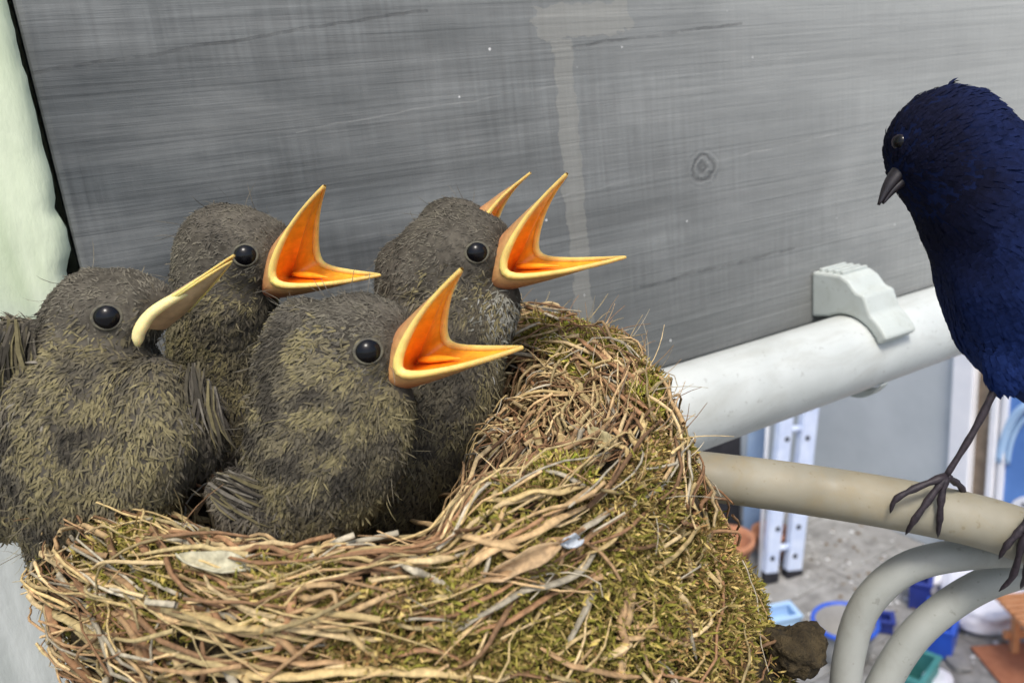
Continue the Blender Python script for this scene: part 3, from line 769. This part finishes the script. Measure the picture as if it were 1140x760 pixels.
nestling('gaping nestling at the right back with pale streaked throat over the nest rim', .218,
    [[(543, 266, 4, 28, 0), (515, 264, 2, 38, 0)], [(455, 300, -12, 40, 0), (460, 340, -14, 46, 1)], [(524, 283, 8, 45, 0), (496, 287, 0, 56, 0), (480, 316, -4, 56, 0)], [(560, 330, 0, 22, 3), (545, 350, 5, 34, 3), (520, 385, 0, 44, 3)], [(500, 340, -6, 62), (495, 400, 0, 70), (480, 460, 0, 72), (440, 530, -10, 70), (420, 590, -30, 50)],
     [(455, 350, 0, 40, 2), (450, 410, 5, 40, 2)]],
    (531, 281), (574, 298), [(631, 191), (684, 303)], 36, 36, 34, o_dz=10, eye_r=.0034)
nestling('hindmost nestling, hidden but for the raised orange upper bill', .246,
    [[(520, 256, 6, 32, 0), (500, 257, 0, 39, 0), (488, 284, -4, 40, 0)], [(475, 300, -5, 46), (470, 360, -5, 52), (455, 430, 0, 60), (420, 500, -10, 55)]],
    None, (538, 262), [(588, 188), (580, 272)], 26, 25, 24, o_dz=4, n_f=6000)

# adult bird on the conduit -----------------------------------------------------
AD = .2; kA = AD / F_PX
me, blobs = blob_body([[(1056, 164, 0, 70, 0), (1085, 200, 0, 74, 0)], [(1100, 215, 0, 82), (1140, 265, 0, 98), (1172, 318, 0, 116), (1215, 365, -5, 112), (1275, 405, -15, 84), (1330, 440, -25, 50)],
    [(1190, 230, 60, 60, 2), (1235, 300, 80, 66, 2), (1300, 390, 60, 46, 2)], [(1200, 230, -50, 60, 2), (1245, 300, -75, 66, 2), (1310, 390, -70, 46, 2)],
    [(1330, 440, -25, 44, 2), (1420, 500, -40, 34, 2), (1520, 570, -50, 26, 2)], [(1125, 395, 20, 32), (1112, 422, 24, 14)], [(1190, 440, 0, 36), (1185, 478, 0, 15)]], AD, .0016, 14)
adult = empty('adult_bird', P(1085, 560, .203), 'dark blue-black adult bird perched on the conduit, bending towards the nestlings', 'bird')
V, T = mesh_arrays(me); a = me.color_attributes.new('Col', 'FLOAT_COLOR', 'POINT'); cc = np.ones((len(V), 4)); cc[:, :3] = (.006, .01, .035); a.data.foreach_set('color', cc.ravel())
link('body', me, M_SKIN, adult, True)
bvhA = BVHTree.FromPolygons([Vector(v) for v in V.tolist()], T.tolist())
NAVY = {0: [(.0035, .004, .011), (.004, .005, .016), (.005, .007, .022)], 1: [(.007, .014, .056), (.009, .018, .070), (.006, .012, .048)], 2: [(.009, .016, .062), (.012, .022, .080), (.007, .012, .045)]}
b0, b1, b2 = P(1000, 190, AD), P(975, 216, AD), P(962, 242, AD)
def cone_bill(pts, rads, name, col):
    V, F = tube(spline(pts, 12), np.interp(np.linspace(0, 1, 12), np.linspace(0, 1, len(rads)), rads), 12, squash=.8)
    link(name, mesh_from(V, F, np.broadcast_to(col, (len(V), 3))), M_BILL, adult, True)
off = (RIGHT * .7 - UP * .3) * .0006
cone_bill([P(1012, 180, AD), P(991, 204, AD), P(978, 228, AD)], [.003, .0018, .0004], 'upper_bill', (.014, .011, .014))
cone_bill([P(1016, 190, AD) + off, P(994, 208, AD) + off, P(981, 226, AD) + off], [.0024, .0014, .0003], 'lower_bill', (.013, .010, .013))
h = eye(adult, bvhA, 1001, 158, .0021)
for o_ in adult.children:
    if o_.name.startswith('eye'): o_.children[0].data.materials[0] = M_LEG
feather_coat(adult, me, blobs, P(985, 200, AD), 42000, (.0035, .006), (.0009, .0018), NAVY, [(h, .0020)], grav=.2, lift=.03, wisps=0, fuzz=.14, mixd=.001, grad=(.018, .055, (.0045, .0055, .017), (.011, .026, .112)))
def leg(points, toes, hind=None):
    m = MB(); p = spline([P(*q) for q in points], 14)
    m.tube(p, np.linspace(.0010, .0007, 14) * (1 + .1 * np.sin(np.arange(14) * 1.7)), 8)
    for t in toes:
        q = spline([P(*x) for x in t], 12)
        m.tube(q, np.r_[np.linspace(.0010, .00075, 9), .0006, .0004, .0001] * (1 + .2 * np.sin(np.arange(12) * 2.1)), 7)
    lg = m.build('leg', M_LEG, adult, True); return lg
leg([(1114, 420, .195), (1085, 478, .197), (1053, 530, .1985)],
    [[(1053, 530, .1985), (1020, 543, .1985), (997, 556, .1995), (991, 571, .2005)], [(1053, 530, .1985), (1034, 556, .1985), (1017, 580, .1995), (1008, 595, .202)], [(1053, 530, .1985), (1048, 555, .1985), (1046, 580, .1995), (1044, 598, .202)], [(1053, 530, .1985), (1068, 540, .203), (1078, 556, .208)]])
leg([(1186, 474, .2), (1172, 530, .197), (1150, 572, .1945)],
    [[(1150, 572, .1945), (1134, 592, .195), (1120, 608, .196), (1112, 622, .198)], [(1150, 572, .1945), (1138, 605, .1955), (1128, 640, .199), (1112, 658, .202)], [(1150, 572, .1945), (1146, 610, .195), (1142, 640, .199), (1136, 655, .203)], [(1150, 572, .1945), (1170, 585, .2), (1182, 600, .205)]])

# ------------------------------------------------------------------ conduit and cable loops beside the nest
def round_tube(name, pts, rad, mat, label, cat, k=20, squash=1.0, group=None, n=70):
    p = spline([P(*q) for q in pts], n); m = MB(); m.tube(p, rad, k, squash=squash)
    return tag(m.build(name, mat, None, True), label, cat, group)
round_tube('conduit', [(640, 515, .235), (760, 527, .222), (900, 545, .213), (1040, 569, .207), (1140, 596, .203), (1300, 660, .198), (1500, 760, .195)], .0067, M_PERCH, 'yellowish conduit stub leaving the nest, held by the adult bird\'s feet', 'conduit')
round_tube('grey_cable', [(1420, 700, .20), (1260, 640, .205), (1160, 616, .212), (1080, 616, .216), (1010, 632, .219), (965, 672, .222), (946, 726, .224), (942, 790, .226), (960, 900, .228), (1040, 1000, .23)], .0042, M_CABLE, 'grey cable loop with the wider bend, its outer run crossing below the conduit', 'cable')
round_tube('grey_cable', [(1420, 640, .21), (1260, 622, .216), (1160, 632, .219), (1090, 653, .222), (1030, 695, .224), (992, 745, .226), (965, 810, .228), (955, 900, .23), (1000, 1010, .233)], .0043, M_CABLE, 'inner grey cable loop bending down in front of the white sacks', 'cable')

# ------------------------------------------------------------------ yard below
M_CONC = speckled('concrete', (.2, .195, .185), (.3, .295, .28), 9, .9, .5, .004)
M_SLAB = speckled('paving_slab', (.15, .145, .135), (.36, .355, .335), 11, .9, 1, .006, .3, 9)
M_HWALL = speckled('grey_render', (.42, .45, .46), (.50, .53, .54), 4, .9, .3, .002)
M_WHITE = speckled('white_paint', (.74, .75, .78), (.82, .82, .84), 12, .5, .1, .001)
M_ALU = speckled('aluminium', (.48, .56, .74), (.62, .69, .82), 20, .4, .1, .0005, .5)
M_DARK = speckled('dark_metal', (.012, .012, .015), (.03, .03, .035), 20, .6, .2, .001)
M_BLUEBOARD = speckled('blue_grey_board', (.17, .25, .38), (.24, .32, .44), 10, .7, .2, .001)
M_NAVY = speckled('navy_plastic', (.02, .035, .20), (.03, .05, .27), 15, .4, .1, .001, .5)
M_BLUE = speckled('blue_plastic', (.02, .08, .48), (.03, .11, .56), 12, .35, .1, .001, .5)
M_TERRA = speckled('terracotta', (.36, .15, .08), (.46, .22, .12), 18, .85, .4, .002)
M_PINE = speckled('orange_pine', (.50, .22, .09), (.62, .30, .14), 25, .6, .3, .001)
M_MATB = speckled('rust_brown_mat', (.30, .115, .06), (.38, .16, .085), 40, .9, .6, .003)
M_SACK = speckled('white_sack', (.70, .70, .76), (.80, .80, .84), 10, .8, .5, .004)
M_BROWN = speckled('brown_board', (.16, .12, .085), (.27, .21, .15), 16, .8, .5, .002)
M_GREEN = speckled('teal_plastic', (.05, .22, .20), (.10, .32, .30), 14, .5, .1, .001)
M_GLASS = speckled('blue_panel', (.07, .17, .46), (.12, .26, .58), 3, .35, .1, .002, .4)
M_LBLUE = speckled('light_blue_plastic', (.33, .50, .72), (.42, .60, .80), 10, .4, .1, .001)

g = MB(); g.box((-60, -60, -.3), (60, 60, -.034)); tag(g.build('ground', M_CONC), kind='structure')
ground = bpy.data.objects['ground']
rot_s = Matrix.Rotation(R(8), 4, 'Z')
for i in range(-4, 6):
    for j in range(-4, 5):
        cx, cy = 2.55 + i * .405, 2.0 + j * .405
        if cx > 3.28 - .2: continue
        mm = Matrix.Translation((cx, cy, random.uniform(-.004, .002))) @ Matrix.Rotation(random.gauss(0, .006), 4, 'Z')
        MB().box((-.2, -.2, -.04), (.2, .2, 0), mm).build('paving_slab', M_SLAB, ground, bevel=.004)

hw = empty('house_wall', (3.36, 2.5, 0), 'plain grey rendered wall at the back of the yard', 'wall')
m = MB(); m.box((3.30, 2.055, -.03), (3.5, 8.0, 3.2)); m.build('render', M_HWALL, hw)
m = MB(); m.box((3.301, -3, -.03), (3.5, 1.72 - 1.1, 3.2)); m.build('render', M_HWALL, hw)
m = MB(); m.box((3.305, .62, 2.1), (3.5, 2.055, 3.2)); m.build('render', M_HWALL, hw)
m = MB(); m.box((3.31, 1.885, -.03), (3.5, 1.955, 2.1)); m.build('brown_board', M_BROWN, hw)
m = MB(); m.box((3.27, 1.955, -.03), (3.5, 2.054, 2.099)); m.build('white_post', M_WHITE, hw, bevel=.008)
dr = empty('glazed_door', (3.36, 1.25, 0), 'blue panelled door with pale arched moulding beside the white post', 'door')
m = MB(); m.box((3.285, 1.856, -.03), (3.4, 1.884, 2.099)); m.build('door_jamb', M_WHITE, dr, bevel=.004)
m = MB(); m.box((3.30, 1.822, .01), (3.39, 1.846, 2.09)); m.build('door_stile', M_WHITE, dr, bevel=.004)
m = MB(); m.box((3.32, .63, .01), (3.38, 1.85, 2.09)); m.build('door_leaf', M_GLASS, dr)
ac = on_x(1150, 525, 3.315)
def arc_yz(c, ry, rz, a0, a1, n): return [(c[0], c[1] + ry * math.cos(R(a)), c[2] + rz * math.sin(R(a))) for a in np.linspace(a0, a1, n)]
for ry, rz, th_ in ((.135, .30, .02), (.105, .255, .01)):
    V, F = tube(arc_yz(ac, ry, rz, 0, 180, 30), th_, 8); link('arched_moulding', mesh_from(V, F), M_LBLUE, dr, True)
dc = on_x(1146, 572, 3.31)
V, F = tube([(3.318, dc[1], dc[2]), (3.30, dc[1], dc[2])], .075, 28); o = link('round_boss', mesh_from(V, F), M_WHITE, dr)
for a in range(0, 360, 60):
    V, F = tube([(3.302, dc[1] + .045 * math.cos(R(a)), dc[2] + .045 * math.sin(R(a))), (3.297, dc[1] + .045 * math.cos(R(a)), dc[2] + .045 * math.sin(R(a)))], .008, 10)
    link('hole', mesh_from(V, F), M_DARK, o)

# ladder leaning on the wall
def frame_matrix(o_, x, y, z):
    M_ = Matrix.Identity(4)
    for i, v in enumerate((x, y, z)): M_.col[i][:3] = [float(t) for t in v]
    M_.col[3][:3] = [float(t) for t in o_]; return M_
f1, f2 = on_z(856, 642, .02), on_z(882, 634, .02)
lean = nrm(np.array([.50, .10, 2.6])); acr = nrm(np.array([f2[0] - f1[0], f2[1] - f1[1], 0])); acr = nrm(acr - lean * (acr @ lean)); nrl = np.cross(acr, lean)
lad = empty('ladder', (f1 + f2) / 2, 'aluminium ladder leaning against the grey yard wall', 'ladder')
dd_ = float(np.dot(f2 - f1, acr))
for off_, wd in ((0, .066), (dd_, .078)):
    Ms = frame_matrix(f1 + acr * off_, acr, nrl, lean)
    st = MB().box((-wd / 2, -.02, 0), (wd / 2, .02, 2.5), Ms).build('stile', M_ALU, lad, bevel=.004)
    for q in range(9):
        c_ = f1 + acr * (off_ + random.uniform(-.012, .012)) + lean * (.1 + q * .14)
        s_ = -1 if np.dot(nrl, CAM - c_) < 0 else 1
        V, F = tube([c_ + nrl * s_ * .019, c_ + nrl * s_ * .0225], .012, 10); link('rung_end', mesh_from(V, F), M_DARK, st)
    MB().box((-wd / 2 - .004, -.026, -.02), (wd / 2 + .004, .026, .03), Ms).build('rubber_foot', M_DARK, st, bevel=.004)
for q in range(9):
    c_ = f1 + lean * (.14 + q * .28)
    V, F = tube([c_ + acr * .03, c_ + acr * (dd_ - .035)], .016, 10); link('rung', mesh_from(V, F), M_ALU, lad, True)
# boards, rod and pots left of the ladder
def leaning_board(name, px0, px1, py, X, w_, h_, mat, label, cat, th=.02, tilt=.12, dY=0):
    p0 = on_z(px0, py, 0); p1 = on_z(px1, py, 0); a_ = nrm(p1 - p0); lw = float(np.linalg.norm(p1 - p0))
    le = nrm(np.array([tilt, tilt * .2, 1.0])); a_ = nrm(a_ - le * (a_ @ le)); nr_ = np.cross(a_, le)
    o = MB().box((0, -th / 2, 0), (lw, th / 2, h_), frame_matrix(p0, a_, nr_, le)).build(name, mat, None, bevel=.003)
    return tag(o, label, cat)
leaning_board('leaning_board', 826, 848, 606, 0, 0, 1.5, M_BLUEBOARD, 'blue-grey board standing upright left of the ladder', 'board')
leaning_board('dark_gap_sheet', 770, 824, 590, 0, 0, .74, M_DARK, 'black panel added to fill the dark gap left of the blue-grey board', 'panel', .03, .05)  # black sheet added to stand in for the dark gap here
V, F = tube([on_z(845, 648, 0), on_z(845, 648, 0) + np.array([.42, .25, 1.6])], .009, 10)
tag(link('broom_stick', mesh_from(V, F), M_WHITE, None, True), 'thin whitish stick leaning between blue-grey board and ladder', 'stick')
def pot(px, py, r, h_, label):
    c_ = on_z(px, py, 0); prof_ = [(.02, .004), (r * .68, .004), (r * .95, h_ * .82), (r * 1.08, h_ * .82), (r * 1.1, h_), (r * .96, h_), (r * .9, h_ * .85), (r * .6, .03), (.01, .03)]
    V = []; n = 28
    for rr, zz in prof_: V += [[c_[0] + rr * math.cos(2 * math.pi * i / n), c_[1] + rr * math.sin(2 * math.pi * i / n), zz] for i in range(n)]
    F = [[j * n + i, j * n + (i + 1) % n, (j + 1) * n + (i + 1) % n, (j + 1) * n + i] for j in range(len(prof_) - 1) for i in range(n)]
    tag(link('flower_pot', mesh_from(V, F), M_TERRA, None, True), label, 'pot', 'terracotta pots by the ladder')
pot(812, 640, .11, .2, 'terracotta pot half hidden by the nest\'s right side'); pot(858, 622, .08, .16, 'terracotta pot standing behind the foot of the ladder')

# bucket
bc = on_z(940, 730, 0); r0, r1, hb = .085, .115, .16
bk = empty('bucket', bc, 'round blue-rimmed bucket behind the outer cable loop', 'bucket')
V = []; n = 36; pr_ = [(r0, .003), (r1, hb), (r1 - .006, hb), (r0 - .006, .012), (.005, .012)]
for rr, zz in pr_: V += [[bc[0] + rr * math.cos(2 * math.pi * i / n), bc[1] + rr * math.sin(2 * math.pi * i / n), zz] for i in range(n)]
F = [[j * n + i, j * n + (i + 1) % n, (j + 1) * n + (i + 1) % n, (j + 1) * n + i] for j in range(len(pr_) - 1) for i in range(n)]
link('shell', mesh_from(V, F), M_CONC, bk, True)
V, F = tube([(bc[0] + (r1 + .003) * math.cos(a), bc[1] + (r1 + .003) * math.sin(a), hb) for a in np.linspace(0, 2 * math.pi, 40)], .009, 8, cap=False); link('rim', mesh_from(V, F), M_BLUE, bk, True)
V, F = tube([(bc[0] + r1 * 1.05 * math.cos(a), bc[1] + r1 * 1.05 * math.sin(a), hb - .05 + .02 * math.sin(a)) for a in np.linspace(-.3, 2.8, 24)], .004, 6); link('handle', mesh_from(V, F), M_WHITE, bk, True)

# white sacks
def sack(px, py, sx, sy, sz, label, seed, rz=0, mat=None, name='sack', group='sacks on the paving'):
    c_ = on_z(px, py, 0); bm = bmesh.new(); bmesh.ops.create_icosphere(bm, subdivisions=4, radius=1)
    for v_ in bm.verts:
        q = np.array(v_.co); q = np.sign(q) * np.abs(q) ** .7
        q *= 1 + .16 * float(vnoise(q, 1.6, seed)) + .06 * float(vnoise(q, 5, seed + 1))
        v_.co = (q[0] * sx, q[1] * sy, max(0, (q[2] * .5 + .45)) * sz)
    me = bpy.data.meshes.new('sack'); bm.to_mesh(me); bm.free()
    o = link(name, me, mat or M_SACK, None, True); o.location = c_; o.rotation_euler = (0, 0, rz)
    tag(o, label, name, group)
sack(1092, 672, .26, .15, .15, 'large crumpled white sack beside the orange slatted bench', 3, .5)
sack(1098, 690, .075, .06, .09, 'small pale lilac sack slumped in front of the large white one', 8, .2)
sack(1038, 655, .075, .06, .10, 'small white sack seen between the two cable loops', 13, .9)
# blue crates: open boxes with rim
def crate(px, py, sx, sy, sz, rz, mat, label, name='crate'):
    c_ = on_z(px, py, 0); root = empty(name, c_, label, 'crate'); root.rotation_euler = (0, 0, rz); bpy.context.view_layer.update()
    t = .008
    def prt(nm, lo, hi):
        o = MB().box(lo, hi).build(nm, mat, root, bevel=.002); o.matrix_parent_inverse = Matrix()
    prt('bottom', (-sx, -sy, 0.003), (sx, sy, t))
    prt('side_panel', (-sx, -sy, t), (-sx + t, sy, sz)); prt('side_panel', (sx - t, -sy, t), (sx, sy, sz))
    prt('end_panel', (-sx + t, -sy, t), (sx - t, -sy + t, sz)); prt('end_panel', (-sx + t, sy - t, t), (sx - t, sy, sz))
    for a, b in (((-sx - .008, -sy - .008, sz), (sx + .008, -sy + .012, sz + .012)), ((-sx - .008, sy - .012, sz), (sx + .008, sy + .008, sz + .012)), ((-sx - .008, -sy + .0125, sz), (-sx + .012, sy - .0125, sz + .012)), ((sx - .012, -sy + .0125, sz), (sx + .008, sy - .0125, sz + .012))): prt('rim', a, b)
crate(1046, 716, .10, .055, .12, R(25), M_BLUE, 'bright blue plastic crate on the paving beside the white sacks')
crate(1024, 672, .05, .04, .12, R(30), M_NAVY, 'small navy crate seen between the two cable loops')
crate(1012, 770, .09, .07, .12, R(15), M_GREEN, 'teal plastic crate at the bottom edge beside the inner cable loop')
sack(1043, 768, .07, .05, .07, 'small white sack at the bottom edge beside the teal crate', 19, .4)
crate(868, 694, .07, .05, .05, R(-20), M_LBLUE, 'pale blue shallow tray on the paving close to the nest\'s right side')
crate(985, 700, .035, .03, .05, R(40), M_NAVY, 'tiny navy box on the paving inside the outer cable loop')
sack(1066, 740, .05, .035, .03, 'flat grey cloth crumpled on the paving below the bright blue crate', 27, 1.1, M_CONC, 'cloth', None)
sack(1125, 652, .09, .06, .10, 'pale bluish sack at the right edge behind the slatted bench', 31, .3, M_LBLUE)
# mat and slatted bench
c0 = on_z(1080, 722, 0); mt = MB()
ux = nrm(on_z(1118, 768, 0) - c0); uy = nrm(np.array([-ux[1], ux[0], 0])); uy = uy if uy @ RIGHT > 0 else -uy
mt.box((-.0, 0, .003), (.9, .9, .014), frame_matrix(c0, ux, uy * 1.0, (0, 0, 1.0)))
tag(mt.build('floor_mat', M_MATB, None, bevel=.003), 'rust-brown mat lying on the paving under the slatted bench', 'mat')
bn = empty('slatted_bench', c0 + ux * .2 + uy * .3, 'small orange wooden bench with slatted seat on the brown mat', 'bench')
Mb = frame_matrix(c0 + ux * .03 + uy * .07, ux, uy, (0, 0, 1.0))
BW, BL, BH = .26, .5, .23
for i in range(9): MB().box((-.02 + i * (BW + .02) / 9, 0, BH), (-.02 + i * (BW + .02) / 9 + .022, BL, BH + .016), Mb).build('slat', M_PINE, bn, bevel=.002)
for y_ in (.03, BL - .06):
    MB().box((-.015, y_, BH - .035), (BW - .01, y_ + .025, BH - .001), Mb).build('rail', M_PINE, bn, bevel=.002)
    for x_ in (.005, BW - .045): MB().box((x_, y_ + .0255, .0145), (x_ + .028, y_ + .05, BH - .002), Mb).build('leg', M_PINE, bn, bevel=.002)
MB().box((.0, .03, .07), (.02, BL - .05, .10), Mb).build('stretcher', M_PINE, bn, bevel=.002)

# crumbs of mortar and leaf litter on the paving
m = MB()
for i in range(420):
    c_ = on_z(random.uniform(835, 1140), random.uniform(590, 760), 0) if i % 3 else np.array([random.gauss(2.85, .2), random.gauss(2.35, .22), 0])
    if c_[0] > 3.2: continue
    r_ = random.choice([.004, .006, .009, .013]); t_ = random.uniform(0, 3)
    V = np.array([[math.cos(t_ + a) * r_ * random.uniform(.6, 1.2), math.sin(t_ + a) * r_ * random.uniform(.6, 1.2), 0] for a in (0, 1.3, 2.5, 3.8, 5.1)] + [[0, 0, r_ * .7]]) + c_ + np.array([0, 0, .003])
    m.add(V, [[0, 1, 5], [1, 2, 5], [2, 3, 5], [3, 4, 5], [4, 0, 5]], random.choice([(.5, .5, .48), (.3, .29, .27), (.18, .13, .08), (.62, .62, .6)]))
tag(m.build('grit', M_STRAW, None, False, True), 'loose mortar crumbs and litter scattered on the paving', 'grit', kind='stuff')
